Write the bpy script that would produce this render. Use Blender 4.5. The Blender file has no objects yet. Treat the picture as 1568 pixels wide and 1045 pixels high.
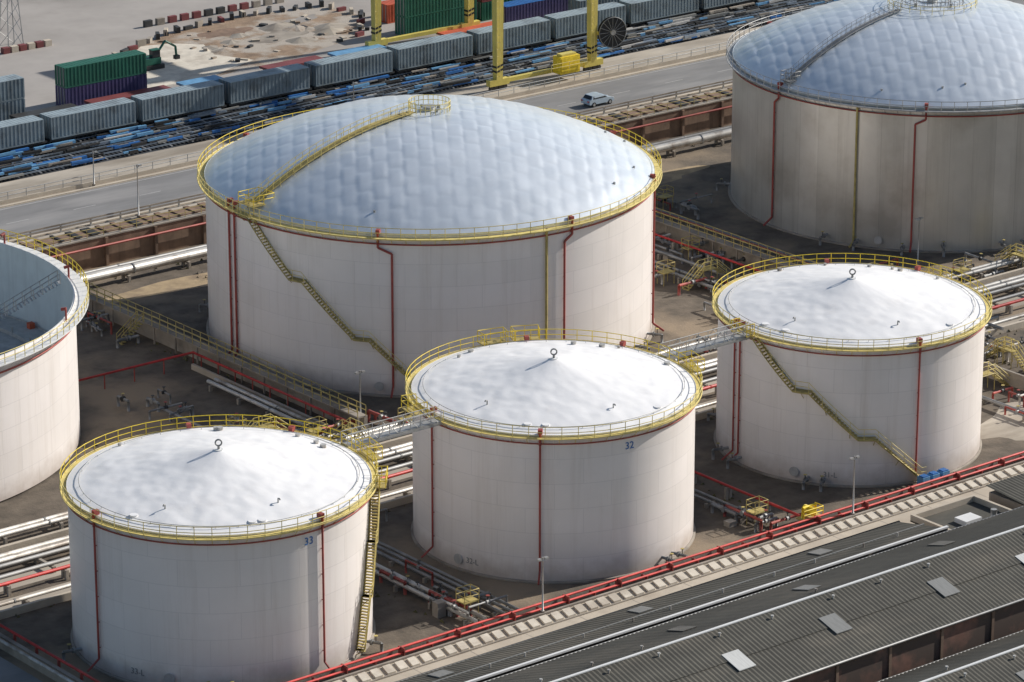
import bpy, math, random
from mathutils import Vector, noise, Matrix
R_=random.Random(11)
sc=bpy.context.scene
rad=math.radians
CAM=(0.0,0.0,129.0)
# ---------------------------------------------------------------- materials
def mk(name,col,rough=.6,metal=0.0,var=.15,scale=.8,bump=0.0,bscale=6.0,stretch=(1,1,1),dirt=None,dscale=.12,dlo=.5,dhi=.65,brick=None,spec=.5,streak=None,low=None):
    m=bpy.data.materials.new(name); m.use_nodes=True
    nt=m.node_tree; N=nt.nodes; L=nt.links
    bs=N['Principled BSDF']; bs.inputs['Roughness'].default_value=rough; bs.inputs['Metallic'].default_value=metal
    bs.inputs['Specular IOR Level'].default_value=spec
    geo=N.new('ShaderNodeNewGeometry'); mp=N.new('ShaderNodeMapping'); mp.inputs['Scale'].default_value=stretch
    L.new(geo.outputs['Position'],mp.inputs['Vector'])
    def nz(sca,det=5,vec=None,rgh=.6):
        n=N.new('ShaderNodeTexNoise'); n.inputs['Scale'].default_value=sca; n.inputs['Detail'].default_value=det; n.inputs['Roughness'].default_value=rgh
        L.new(vec or mp.outputs['Vector'],n.inputs['Vector']); return n.outputs['Fac']
    def rng(o,a,b,c=0,d=1):
        r=N.new('ShaderNodeMapRange'); r.inputs[1].default_value=a; r.inputs[2].default_value=b; r.inputs[3].default_value=c; r.inputs[4].default_value=d
        L.new(o,r.inputs[0]); return r.outputs[0]
    def mix(f,a,b,mode='MIX'):
        x=N.new('ShaderNodeMix'); x.data_type='RGBA'; x.blend_type=mode
        for s,val in ((0,f),(6,a),(7,b)):
            if hasattr(val,'is_linked'): L.new(val,x.inputs[s])
            else: x.inputs[s].default_value=val if s==0 else (*val[:3],1)
        return x.outputs[2]
    f=rng(nz(scale),.3,.7)
    c=mix(f,[max(0,k*(1-var)) for k in col],[min(1,k*(1+var)) for k in col])
    if dirt:
        c=mix(rng(nz(dscale,6),dlo,dhi),c,dirt)
    if streak:
        mp2=N.new('ShaderNodeMapping'); mp2.inputs['Scale'].default_value=(1,1,.05); L.new(geo.outputs['Position'],mp2.inputs['Vector'])
        c=mix(rng(nz(.9,6,mp2.outputs['Vector'],.7),.5,.75,0,streak[1]),c,streak[0])
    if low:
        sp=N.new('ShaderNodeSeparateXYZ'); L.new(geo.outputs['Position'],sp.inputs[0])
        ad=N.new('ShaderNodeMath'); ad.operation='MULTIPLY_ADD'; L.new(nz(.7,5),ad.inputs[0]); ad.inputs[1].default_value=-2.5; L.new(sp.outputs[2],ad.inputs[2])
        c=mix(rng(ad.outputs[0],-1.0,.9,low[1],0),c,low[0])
    if brick:
        uv=N.new('ShaderNodeUVMap'); b=N.new('ShaderNodeTexBrick'); L.new(uv.outputs[0],b.inputs['Vector'])
        b.offset=brick.get('off',.5); b.inputs['Scale'].default_value=1
        b.inputs['Brick Width'].default_value=brick['w']; b.inputs['Row Height'].default_value=brick['h']; b.inputs['Mortar Size'].default_value=brick.get('ms',.04)
        b.inputs['Mortar Smooth'].default_value=.6
        b.inputs['Color1'].default_value=(1,1,1,1); k=brick.get('k',.93); b.inputs['Color2'].default_value=(k,k,k*.99,1); q=brick.get('q',.8); b.inputs['Mortar'].default_value=(q,q,q,1)
        c=mix(1.0,c,b.outputs['Color'],'MULTIPLY')
    L.new(c,bs.inputs['Base Color'])
    if bump:
        bp=N.new('ShaderNodeBump'); bp.inputs['Strength'].default_value=1; bp.inputs['Distance'].default_value=bump
        L.new(nz(bscale),bp.inputs['Height']); L.new(bp.outputs[0],bs.inputs['Normal'])
    return m
M={}
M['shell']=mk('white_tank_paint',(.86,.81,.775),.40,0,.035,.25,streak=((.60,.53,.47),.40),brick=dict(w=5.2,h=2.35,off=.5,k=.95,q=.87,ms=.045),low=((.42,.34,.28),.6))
M['shell_alu']=mk('aluminium_cladding',(.64,.62,.57),.36,.40,.08,.2,streak=((.40,.38,.34),.55),brick=dict(w=2.6,h=40,off=0,k=.86,q=.75,ms=.04),dirt=(.48,.45,.40),dscale=.1)
M['roofw']=mk('white_roof_paint',(.90,.89,.88),.5,0,.03,.6,bump=.010,bscale=2.5,dirt=(.80,.78,.765),dscale=.35,dlo=.55,dhi=.8)
M['dome']=mk('dome_plate_paint',(.80,.85,.89),.32,.38,.04,.5,dirt=(.70,.76,.81),dscale=.3,dlo=.5,dhi=.75)
M['inner']=mk('tank_inner_wall',(.62,.67,.67),.6,0,.10,.3,streak=((.38,.40,.40),.5))
M['yellow']=mk('yellow_rail_paint',(.78,.58,.03),.5,0,.2,1.5)
M['yelpale']=mk('pale_yellow_paint_and_highlight',(.74,.61,.22),.55,0,.2,1.5)  # pale yellow paint; on rim rails also the painted-in highlight
M['yelold']=mk('weathered_yellow_stairs',(.44,.35,.12),.65,0,.3,1.2)
M['red']=mk('red_pipe_paint',(.46,.035,.03),.5,0,.3,.8)
M['redbr']=mk('faded_red_pipe',(.34,.07,.055),.6,0,.25,.8)
M['pipe']=mk('silver_pipe_cladding',(.58,.56,.52),.42,.2,.2,.5,dirt=(.30,.26,.22),dscale=.4)
M['pipeg']=mk('grey_pipe',(.27,.27,.265),.5,.2,.25,.8)
M['dark']=mk('dark_steel',(.05,.05,.05),.6,.2,.3,1)
M['steel']=mk('galvanised_steel',(.42,.42,.41),.5,.4,.2,1)
M['ground']=mk('bund_ground',(.128,.104,.079),.95,0,.35,.5,bump=.05,bscale=3,dirt=(.27,.21,.145),dscale=.05,dlo=.50,dhi=.62)
M['sand']=mk('ochre_sand',(.40,.30,.18),.95,0,.25,.5,bump=.04,dirt=(.27,.20,.13),dscale=.3)
M['conc']=mk('concrete',(.34,.30,.25),.9,0,.18,.4,bump=.02,dirt=(.20,.17,.14),dscale=.25,dlo=.5,dhi=.7)
M['concl']=mk('light_concrete',(.54,.47,.375),.9,0,.14,.5,bump=.02,dirt=(.40,.335,.26),dscale=.25,dlo=.5,dhi=.75)
M['slab']=mk('pale_slab_concrete',(.66,.60,.50),.9,0,.14,.9,dirt=(.50,.44,.36),dscale=.3)
M['brownwall']=mk('brown_retaining_wall',(.22,.145,.10),.9,0,.3,.5,streak=((.09,.06,.045),.7))
M['brick']=mk('stained_brick_wall',(.24,.125,.09),.9,0,.35,.25,dirt=(.10,.07,.055),dscale=.2,dlo=.42,dhi=.55)
M['asph']=mk('asphalt',(.22,.216,.212),.8,0,.15,.5,dirt=(.30,.29,.28),dscale=.15,stretch=(.25,1,1))
M['yard']=mk('port_yard_concrete',(.38,.35,.32),.92,0,.10,.2,dirt=(.28,.255,.23),dscale=.05,dlo=.5,dhi=.62)
M['verge']=mk('dusty_verge',(.44,.39,.32),.95,0,.2,.4,dirt=(.27,.23,.18),dscale=.15,stretch=(.3,1,1))
M['ballast']=mk('rail_ballast',(.045,.05,.058),.95,0,.5,1.2,bump=.06,bscale=5,dirt=(.012,.013,.017),dscale=.4,stretch=(.3,1,1))
M['dirtp']=mk('dirt_patch',(.30,.21,.14),.95,0,.35,.5,bump=.08,dirt=(.44,.39,.33),dscale=.14,dlo=.46,dhi=.56)
M['white']=mk('white_paint',(.78,.78,.76),.5,0,.05,1)
M['roofd']=mk('dark_corrugated_sheet',(.078,.074,.060),.85,0,.25,.3,dirt=(.12,.108,.085),dscale=.2,stretch=(.3,1,1),streak=((.045,.042,.035),.5))
M['roofg']=mk('grey_roof_sheet',(.14,.135,.12),.8,0,.25,.3,dirt=(.085,.08,.07),dscale=.2)
M['skyl']=mk('skylight_panel',(.25,.25,.235),.4,0,.15,2,stretch=(4,.4,1))
M['skylw']=mk('new_skylight_panel',(.62,.62,.59),.4,0,.12,2,stretch=(4,.4,1))
M['blue']=mk('blue_paint',(.03,.15,.42),.5,0,.2,1)
M['bluel']=mk('pale_blue_paint',(.14,.33,.54),.5,0,.2,1)
M['mark']=mk('faded_marking',(.45,.44,.42),.7,0,.2,1)
M['green']=mk('green_container_paint',(.025,.14,.09),.5,0,.2,.6)
M['purple']=mk('purple_container_paint',(.07,.06,.15),.5,0,.2,.6)
M['ctop']=mk('grey_blue_container_lit_top',(.33,.40,.43),.55,0,.12,.6,dirt=(.22,.26,.28),dscale=.4)  # lighter copy of the container colour, lit top painted in
M['cgrey']=mk('grey_blue_container_shaded_side',(.22,.27,.295),.55,0,.12,.6,dirt=(.14,.165,.175),dscale=.4)  # darker copy of the same colour, shade on the sides painted in
M['maroon']=mk('maroon_paint',(.20,.05,.05),.6,0,.2,.6)
M['orange']=mk('orange_red_paint',(.55,.11,.05),.6,0,.2,.6)
M['cyel']=mk('crane_yellow_paint',(.66,.55,.13),.45,0,.12,.6,streak=((.40,.31,.12),.4))
M['glass']=mk('dark_glass',(.02,.025,.03),.1,0,.1,1)
M['tyre']=mk('tyre_rubber',(.02,.02,.02),.9,0,.1,1)
M['carp']=mk('silver_blue_car_paint',(.50,.60,.68),.25,.2,.03,1)
M['rail']=mk('rail_steel',(.34,.40,.47),.35,.5,.2,1)
M['black']=mk('black_paint',(.02,.02,.02),.6,0,.2,1)
M['weed']=mk('dry_weeds',(.12,.115,.05),.9,0,.4,2)
# ---------------------------------------------------------------- mesh builder
class MB:
    def __init__(s): s.v=[];s.f=[];s.m=[];s.s=[];s.uv=[];s.mats=[]
    def mi(s,k):
        if k not in s.mats: s.mats.append(k)
        return s.mats.index(k)
    def face(s,idx,k,sm=False,uv=None):
        s.f.append(idx); s.m.append(s.mi(k)); s.s.append(sm); s.uv.append(uv)
    def poly(s,pts,k,sm=False):
        b=len(s.v); s.v+= [tuple(p) for p in pts]; s.face(list(range(b,b+len(pts))),k,sm)
    def hexa(s,p,k):
        b=len(s.v); s.v+=[tuple(q) for q in p]
        for f in ((3,2,1,0),(4,5,6,7),(0,1,5,4),(1,2,6,5),(2,3,7,6),(3,0,4,7)): s.face([b+i for i in f],k)
    def box(s,x0,x1,y0,y1,z0,z1,k,rot=0,c=None):
        p=[(x0,y0,z0),(x1,y0,z0),(x1,y1,z0),(x0,y1,z0),(x0,y0,z1),(x1,y0,z1),(x1,y1,z1),(x0,y1,z1)]
        if rot:
            cx,cy=c if c else ((x0+x1)/2,(y0+y1)/2); cr,sr=math.cos(rot),math.sin(rot)
            p=[(cx+(x-cx)*cr-(y-cy)*sr,cy+(x-cx)*sr+(y-cy)*cr,z) for x,y,z in p]
        s.hexa(p,k)
    def tube(s,p0,p1,r,k,n=6,r1=None,cap=True):
        p0=Vector(p0);p1=Vector(p1);d=p1-p0
        if d.length<1e-6:return
        d.normalize(); up=Vector((0,0,1)) if abs(d.z)<.9 else Vector((1,0,0))
        a=d.cross(up).normalized(); b=d.cross(a); r1=r if r1 is None else r1
        o=len(s.v)
        for P,rr in((p0,r),(p1,r1)):
            for i in range(n):
                t=2*math.pi*i/n; s.v.append(tuple(P+a*(rr*math.cos(t))+b*(rr*math.sin(t))))
        for i in range(n):
            j=(i+1)%n; s.face([o+i,o+j,o+n+j,o+n+i],k,n>6)
        if cap: s.face([o+i for i in range(n)],k); s.face([o+n+i for i in range(n)][::-1],k)
    def path(s,pts,r,k,n=6):
        for i in range(len(pts)-1): s.tube(pts[i],pts[i+1],r,k,n)
    def sweep(s,pts,r,k,n=5,closed=False):
        pts=[Vector(p) for p in pts]; o=len(s.v); m=len(pts)
        for i,p in enumerate(pts):
            if closed: t=pts[(i+1)%m]-pts[i-1]
            else: t=pts[min(i+1,m-1)]-pts[max(i-1,0)]
            t.normalize(); a=t.cross(Vector((0,0,1)))
            if a.length<1e-3:a=Vector((1,0,0))
            a.normalize(); b=t.cross(a)
            for q in range(n):
                w=2*math.pi*q/n; s.v.append(tuple(p+a*(r*math.cos(w))+b*(r*math.sin(w))))
        for i in range(m if closed else m-1):
            j=(i+1)%m
            for q in range(n):
                w=(q+1)%n; s.face([o+i*n+q,o+i*n+w,o+j*n+w,o+j*n+q],k,True)
    def revolve(s,prof,n,k,sm=True,c=(0,0)):
        o=len(s.v);m=len(prof)
        for i in range(n+1):
            t=2*math.pi*i/n
            for r,z in prof: s.v.append((c[0]+r*math.cos(t),c[1]+r*math.sin(t),z))
        for i in range(n):
            for j in range(m-1):
                a=o+i*m+j; b=o+(i+1)*m+j
                u0=2*math.pi*i/n*prof[j][0];u1=2*math.pi*(i+1)/n*prof[j][0]
                s.face([a,b,b+1,a+1],k,sm,[(u0,prof[j][1]),(u1,prof[j][1]),(u1,prof[j+1][1]),(u0,prof[j+1][1])])
    def railing(s,pts,k,h=1.1,r=.035,closed=False,posts=1,toe=None):
        pts=[Vector(p) for p in pts]
        for hh in (h,h*.52):
            s.sweep([p+Vector((0,0,hh)) for p in pts],r,k,5,closed)
        for i in range(0,len(pts),posts):
            s.tube(pts[i],pts[i]+Vector((0,0,h)),r*.95,k,5,cap=False)
    def ringrail(s,R,z,n,phi,kf,kb,h=1.1,r=.034):  # kf on the camera-facing half: yelpale there is highlight put into the colour
        m=n//2
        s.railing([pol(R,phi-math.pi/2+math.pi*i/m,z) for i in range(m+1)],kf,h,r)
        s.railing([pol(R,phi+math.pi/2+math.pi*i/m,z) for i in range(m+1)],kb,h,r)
    def build(s,name,loc=(0,0,0),parent=None):
        me=bpy.data.meshes.new(name); me.from_pydata(s.v,[],s.f); 
        for k in s.mats: me.materials.append(M[k])
        me.polygons.foreach_set('material_index',s.m); me.polygons.foreach_set('use_smooth',s.s)
        if any(u for u in s.uv):
            ul=me.uv_layers.new(name='UVMap'); 
            for p,u in zip(me.polygons,s.uv):
                if u:
                    for li,q in zip(p.loop_indices,u): ul.data[li].uv=q
        me.update(); ob=bpy.data.objects.new(name,me); sc.collection.objects.link(ob); ob.location=loc
        if parent: ob.parent=parent
        return ob
def line(p,q,step):
    p=Vector(p);q=Vector(q);n=max(1,int((q-p).length/step)); return [p+(q-p)*i/n for i in range(n+1)]
def circ(r,z,n,c=(0,0)): return [(c[0]+r*math.cos(2*math.pi*i/n),c[1]+r*math.sin(2*math.pi*i/n),z) for i in range(n)]
def empty(name,loc):
    e=bpy.data.objects.new(name,None); e.location=loc; sc.collection.objects.link(e); return e
def pol(r,t,z): return (r*math.cos(t),r*math.sin(t),z)
# ---------------------------------------------------------------- tanks
def stairs(mb,R,z1,z0,t1,t0,k='yelold',flights=3):
    H=z1-z0; n=int(H/.24); pts=[]
    tot=n+flights*6; st=0; z=z1
    for i in range(tot+1):
        t=t1+(t0-t1)*i/tot; pts.append((t,z))
        if i%(tot//flights)>=6 and st<n: z=z1-H*(st+1)/n; st+=1
    for t,z in pts:
        c,s=math.cos(t),math.sin(t); w=.15
        P=[]
        for zz in (z-.05,z):
            for rr,dw in ((R+.06,-w),(R+.8,-w),(R+.8,w),(R+.06,w)): P.append((rr*c-dw*s,rr*s+dw*c,zz))
        mb.hexa(P,k)
    for rr in (R+.08,R+.82): mb.sweep([pol(rr,t,z-.12) for t,z in pts],.08,k,4)
    for hh in (.55,1.0): mb.sweep([pol(R+.85,t,z+hh) for t,z in pts],.03,'yelpale',4)
    for t,z in pts[::5]: mb.tube(pol(R+.85,t,z-.1),pol(R+.85,t,z+1.0),.03,'yelpale',4,cap=False)
    for t,z in pts[::9]: mb.tube(pol(R,t,max(.2,z-.9)),pol(R+.8,t,z-.15),.04,k,4,cap=False)
def text(s,parent,R,t,z,size,mat='blue'):
    cu=bpy.data.curves.new('number_marking','FONT'); cu.body=s; cu.size=size; cu.extrude=.01; cu.align_x='CENTER'
    cu.materials.append(M[mat]); o=bpy.data.objects.new('number_marking',cu); sc.collection.objects.link(o)
    o.parent=parent; o.location=pol(R+.03,t,z); o.rotation_euler=(math.pi/2,0,t+math.pi/2)
def vpipe(mb,R,t,ztop,zbot,k='redbr',r=.095,jog=0.0,zj=None):
    Ro=R+.2
    if jog and zj:
        mb.path([pol(Ro,t,ztop),pol(Ro,t,zj+.6),pol(Ro,t+jog,zj),pol(Ro,t+jog,zbot)],r,k)
        tt=t+jog
    else: mb.path([pol(Ro,t,ztop),pol(Ro,t,zbot)],r,k); tt=t
    mb.path([pol(Ro,tt,zbot),pol(Ro+1.2,tt,max(.3,zbot-.8))],r,k)
    z=zbot+1
    while z<ztop:
        a=t if (not zj or z>zj) else tt
        mb.tube(pol(R,a,z),pol(Ro+.05,a,z),.05,k,4); z+=2.3
def pourer(mb,R,t,z,k='redbr'):
    mb.tube(pol(R+.22,t,z-.9),pol(R+.22,t,z+.35),.12,k,8)
    c,s=math.cos(t),math.sin(t)
    mb.box(c*(R)-.28,c*(R)+.28,s*R-.2,s*R+.2,z+.15,z+.55,k,rot=t,c=(c*R,s*R))
def base_bits(mb,R,phi,dus):
    for du in dus:
        t=phi+math.asin(du)
        mb.tube(pol(R-.02,t,1.1),pol(R+.2,t,1.1),.40,'shell',18); mb.tube(pol(R+.19,t,1.1),pol(R+.24,t,1.1),.48,'mark',18)
    for i in range(7):
        t=R_.uniform(0,6.28); z=R_.uniform(.6,1.0)
        mb.path([pol(R-.05,t,z),pol(R+1.6,t,z),pol(R+1.6,t,.0)],.15,'pipeg',8); mb.tube(pol(R+.6,t,z),pol(R+.8,t,z),.28,'pipeg',10)
        mb.tube(pol(R+1.1,t,z),pol(R+1.1,t,z+.6),.04,'dark',6); mb.tube(pol(R+1.1,t,z+.6),pol(R+1.1,t,z+.64),.18,'yelold',10)
def roof_mesh(mb,R,hfun,nr,na,k,z0):
    o=len(mb.v); mb.v.append((0,0,z0+hfun(0,0,0)))
    for i in range(1,nr+1):
        r=R*i/nr
        for j in range(na):
            t=2*math.pi*j/na; x,y=r*math.cos(t),r*math.sin(t); mb.v.append((x,y,z0+hfun(x,y,r)))
    for j in range(na): mb.face([o,o+1+j,o+1+(j+1)%na],k,True)
    for i in range(nr-1):
        for j in range(na):
            a=o+1+i*na; b=a+na; j2=(j+1)%na
            mb.face([a+j,b+j,b+j2,a+j2],k,True)
def ring_platform(s,R,t,z,w=.09,d=1.3,k='yelold',kr='yellow'):
    q=[pol(R+.4,t-w,z),pol(R+.5+d,t-w,z),pol(R+.5+d,t+w,z),pol(R+.4,t+w,z)]
    s.hexa([(x,y,z-.1) for x,y,_ in q]+q,k)
    s.railing(q,kr,1.1,.04); m=[((Vector(q[i])+Vector(q[i+1]))/2) for i in range(3)]
    for p in m: s.tube(p,p+Vector((0,0,1.1)),.035,kr,4)
def small_tank(a,b,num,pipes,stair=None,seed=0,rvents=(),man=(-.6,),plats=()):
    R=12.9;H=14.0
    e=empty('storage_tank',(a,b,0)); phi=math.atan2(CAM[1]-b,CAM[0]-a); A=lambda du:phi+math.asin(du)
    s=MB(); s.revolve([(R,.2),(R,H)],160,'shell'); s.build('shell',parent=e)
    s=MB(); s.revolve([(R+.22,-.1),(R+.22,.14),(R+.02,.2)],96,'conc',False); s.build('concrete_base',parent=e)
    s=MB()
    def hf(x,y,r):
        q=r/R; th=math.atan2(y,x)
        z=2.75*(1-q)-.28*math.sin(math.pi*q)*(1-q)
        w=noise.noise(Vector((x*.42,y*.42,seed*7)))*.065+noise.noise(Vector((x*.95+9,y*.95,seed+3)))*.045+noise.noise(Vector((x*2.1+9,y*2.1,seed+6)))*.012
        sec=.02*noise.noise(Vector((math.cos(th)*5,math.sin(th)*5,q*1.5+seed*3)))*q*2
        return z+(w*min(1,q*2.2)+sec)*min(1,(1-q)*9)
    roof_mesh(s,R+.05,hf,60,220,'roofw',H+.04); s.revolve([(R+.05,H+.04),(R+.05,H-.12),(R,H-.12)],120,'roofw'); s.build('cone_roof',parent=e)
    s=MB()
    s.revolve([(R+.02,H-.22),(R+.62,H-.22),(R+.62,H-.14),(R+.06,H-.14)],120,'yelpale',False)
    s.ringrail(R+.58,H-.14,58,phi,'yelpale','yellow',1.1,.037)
    s.sweep(circ(R+.6,H-.05,120),.04,'yelpale',4,True)
    for i in range(58):
        t=2*math.pi*(i+.5)/58; s.tube(pol(R,t,H-.8),pol(R+.55,t,H-.22),.03,'yelpale',4,cap=False)
    for t in plats: ring_platform(s,R,phi+t,H-.1)
    s.build('rim_gallery',parent=e)
    s=MB()
    s.sweep(circ(R+.2,H-.75,120),.065,'redbr',6,True)
    s.sweep(circ(R-1.0,H+.42,120),.03,'steel',5,True)
    for i in range(0,40):
        t=2*math.pi*i/40; s.tube(pol(R-1,t,H+.1),pol(R-1,t,H+.42),.025,'steel',4)
    for du in pipes: vpipe(s,R,A(du),H-.1,1.2); pourer(s,R,A(du),H)
    for t0 in (A(.2)+math.pi,A(-.5)+math.pi): vpipe(s,R,t0,H-.1,1.2); pourer(s,R,t0,H)
    s.build('fire_water_pipes',parent=e)
    s=MB()
    s.tube((0,0,H+2.5),(0,0,H+3.1),.11,'pipeg',10); s.tube((0,0,H+2.66),(0,0,H+2.74),.4,'white',14)
    cr,sr=math.cos(phi+math.pi/2),math.sin(phi+math.pi/2)
    s.sweep([(cr*.27*math.cos(q),sr*.27*math.cos(q),H+3.33+.27*math.sin(q)) for q in [2*math.pi*i/18 for i in range(18)]],.075,'pipeg',6,True)
    for du,rr in rvents:
        t=phi+du; z=H+2.75*(1-rr/R)
        s.path([pol(rr,t,z-.1),pol(rr,t,z+.35),pol(rr+.25,t,z+.4),pol(rr+.3,t,z+.28)],.06,'pipeg',6)
    for i in range(6):
        t=A(.1)+math.pi+R_.uniform(-1.2,1.2); rr=R-R_.uniform(.9,2.2); z=H+2.75*(1-rr/R); s.tube(pol(rr,t,z-.2),pol(rr,t,z+.3),R_.uniform(.12,.3),'pipe',10)
    for i in range(3):
        t=phi+R_.uniform(-1,1); rr=R-1.6; z=H+2.75*(1-rr/R); s.tube(pol(rr,t,z-.2),pol(rr,t,z+.12),.35,'roofw',14)
    s.build('roof_vents',parent=e)
    s=MB(); base_bits(s,R,phi,man); s.build('manholes_and_nozzles',parent=e)
    if stair:
        s=MB(); stairs(s,R,H-.2,.3,A(stair[0]),A(stair[1]),'yelold')
        ring_platform(s,R,A(stair[0])+.03,H-.1,.08,.9)
        s.build('spiral_stair',parent=e)
    if seed<3: text(num,e,R,A(.56 if seed==1 else .52),H-1.9,.95)
    text(num+'-L',e,R,A(-.56) if seed!=3 else A(-.12),.9,.75,'pipeg')
    return e
small_tank(169.4,250.4,'33',(-.80,.64),seed=1,stair=(.988,.86),rvents=((-.5,9.5),(.55,9.2)),man=(-.35,),plats=(1.95,))
small_tank(206.6,250.9,'32',(-.83,-.09),seed=2,rvents=((-.7,9.2),(.6,9.4)),man=(-.65,),plats=(-2.72,-2.95,2.0,-1.1))
small_tank(244.2,251.2,'31',(-.84,-.80,.50),seed=3,stair=(-.76,.55),rvents=((-.6,9.4),(.5,9.2)),man=(-.38,))
def big_tank(a,b,R,H,shell,railf,railb,galk,pipes,ypipes,walk,ringr,stair,seed,apk,red='redbr'):
    e=empty('domed_storage_tank',(a,b,0)); phi=math.atan2(CAM[1]-b,CAM[0]-a); A=lambda du:phi+math.asin(du)
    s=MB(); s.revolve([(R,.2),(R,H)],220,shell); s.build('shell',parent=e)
    s=MB(); s.revolve([(R+.3,-.1),(R+.3,.14),(R+.02,.2)],120,'conc',False); s.build('concrete_base',parent=e)
    h=6.4; Rs=(R*R+h*h)/(2*h)
    rr_=random.Random(seed); tl={}
    cr,sr=math.cos(-.62),math.sin(-.62)
    def zd(r): return math.sqrt(max(0,Rs*Rs-r*r))-(Rs-h)
    def hf(x,y,r):
        z=zd(r); u=(x*cr+y*sr); v=(-x*sr+y*cr); W=1.6;Hh=3.1
        i=math.floor(u/W); fu=u/W-i; vv=v/Hh+(.5 if i%2 else 0); j=math.floor(vv); fv=vv-j
        if (i,j) not in tl: tl[(i,j)]=(rr_.uniform(-1,1),rr_.uniform(-1,1))
        tx,ty=tl[(i,j)]
        env=(1-(2*fu-1)**4)*(1-(2*fv-1)**4)
        edge=min(1,(R-r)/1.5)
        g=.85+.7*noise.noise(Vector((x*.09+4,y*.09,seed)))
        return z+edge*(g*(.052*env+.07*env*(tx*(fu-.5)+ty*(fv-.5)))+.08*noise.noise(Vector((x*.2,y*.2,seed))))
    s=MB(); roof_mesh(s,R+.05,hf,130,460,'dome',H+.04); s.revolve([(R+.05,H+.04),(R+.05,H-.12),(R,H-.12)],160,'dome'); s.build('dome_roof',parent=e)
    s=MB(); s.revolve([(R+.02,H-.4),(R+.8,H-.4),(R+.8,H-.3),(R+.06,H-.3)],180,galk,False)
    s.sweep(circ(R+.81,H-.3,180),.05,railf,4,True)
    s.ringrail(R+.76,H-.3,104,phi,railf,railb,1.15,.04)
    for i in range(104):
        t=2*math.pi*(i+.5)/104; s.tube(pol(R,t,H-1.1),pol(R+.7,t,H-.42),.035,galk,4,cap=False)
    s.build('rim_gallery',parent=e)
    s=MB(); s.sweep(circ(R+.2,H-1.0,160),.08,red,6,True)
    for du,j in pipes:
        vpipe(s,R,A(du),H-.1,1.2,red,.12,j,H-2.0 if j else None); pourer(s,R,A(du),H-.1)
    for k in range(5): vpipe(s,R,A(0)+math.pi+(k-2)*.5,H-.1,1.2,red,.1); pourer(s,R,A(0)+math.pi+(k-2)*.5,H-.1)
    for du in ypipes: vpipe(s,R,A(du),H-.3,.6,'yelold',.13)
    s.build('fire_water_pipes',parent=e)
    s=MB(); t=A(walk); c,sn=math.cos(t),math.sin(t); yl=apk=='yellow'; w=.42 if yl else .3
    L=[];Rt=[]
    n=72
    for i in range(n+1):
        r=R-.2-(R-.2-ringr)*i/n; z=H+zd(r)+.3
        L.append((r*c-w*sn,r*sn+w*c,z)); Rt.append((r*c+w*sn,r*sn-w*c,z))
    wk='yelold' if yl else 'pipeg'
    for i in range(n):
        s.poly([L[i],Rt[i],Rt[i+1],L[i+1]],wk)
        if i%6==0:
            for q in (L[i],Rt[i]): s.tube((q[0],q[1],q[2]-.5),q,.05,wk,4)
    s.sweep(L,.07,wk,4); s.sweep(Rt,.07,wk,4)
    s.railing(L[::3],'yelpale' if yl else wk,1.0,.03 if yl else .022); s.railing(Rt[::3],'yelpale' if yl else wk,1.0,.03 if yl else .022)
    if yl: s.railing(circ(ringr,H+zd(ringr)+.1,26),'yelpale',1.05,.04,True)
    else:
        for q in (ringr,ringr*.7,ringr*.42): s.railing(circ(q,H+zd(q)+.1,24),'yelpale' if q==ringr else wk,.9,.035,True)
    s.tube((0,0,H+h-.1),(0,0,H+h+.4),.6,'pipe',18); s.tube((0,0,H+h+.4),(0,0,H+h+.5),.8,'steel',18)
    for i in range(4): s.tube(pol(ringr*.55,i*1.6,H+h-.4),pol(ringr*.55,i*1.6,H+h+.4),.2,'steel',10)
    g=1.3 if yl else .8
    pc=(c*(R-1.0),sn*(R-1.0)); q=[]
    zt=H+.75
    for dx,dy in ((-g,-g),(g,-g),(g,g),(-g,g)):
        q.append((pc[0]+dx*c-dy*sn,pc[1]+dx*sn+dy*c,zt)); s.tube((q[-1][0],q[-1][1],H-.2),q[-1],.06,wk,4)
    s.hexa([(x,y,z-.1) for x,y,z in q]+q,wk)
    pp=[]
    for i in range(4):
        p0=Vector(q[i]);p1=Vector(q[(i+1)%4]); pp+=[p0,(p0+p1)/2]
    s.railing(pp,apk if yl else wk,1.0,.042,True)
    s.build('roof_walkway',parent=e)
    s=MB()
    for i in range(7):
        tt=R_.uniform(0,6.28); r=R-R_.uniform(1.5,4); s.tube(pol(r,tt,H+zd(r)-.2),pol(r,tt,H+zd(r)+.25),.13,'steel',10)
    s.build('roof_vents',parent=e)
    s=MB(); base_bits(s,R,phi,(-.22,)); base_bits(s,R,phi,()); s.build('manholes_and_nozzles',parent=e)
    if stair:
        s=MB(); stairs(s,R,H-.35,.3,A(stair[0]),A(stair[1])); s.build('spiral_stair',parent=e)
    return e
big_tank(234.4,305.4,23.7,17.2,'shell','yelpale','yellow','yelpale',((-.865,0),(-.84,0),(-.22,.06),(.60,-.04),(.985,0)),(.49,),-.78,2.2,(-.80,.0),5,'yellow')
big_tank(309.9,306.8,23.2,17.0,'shell_alu','steel','steel','steel',((-.73,-.03),(-.01,-.05),(.5,0)),(-.34,),-.71,5.2,None,8,'steel')
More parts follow.
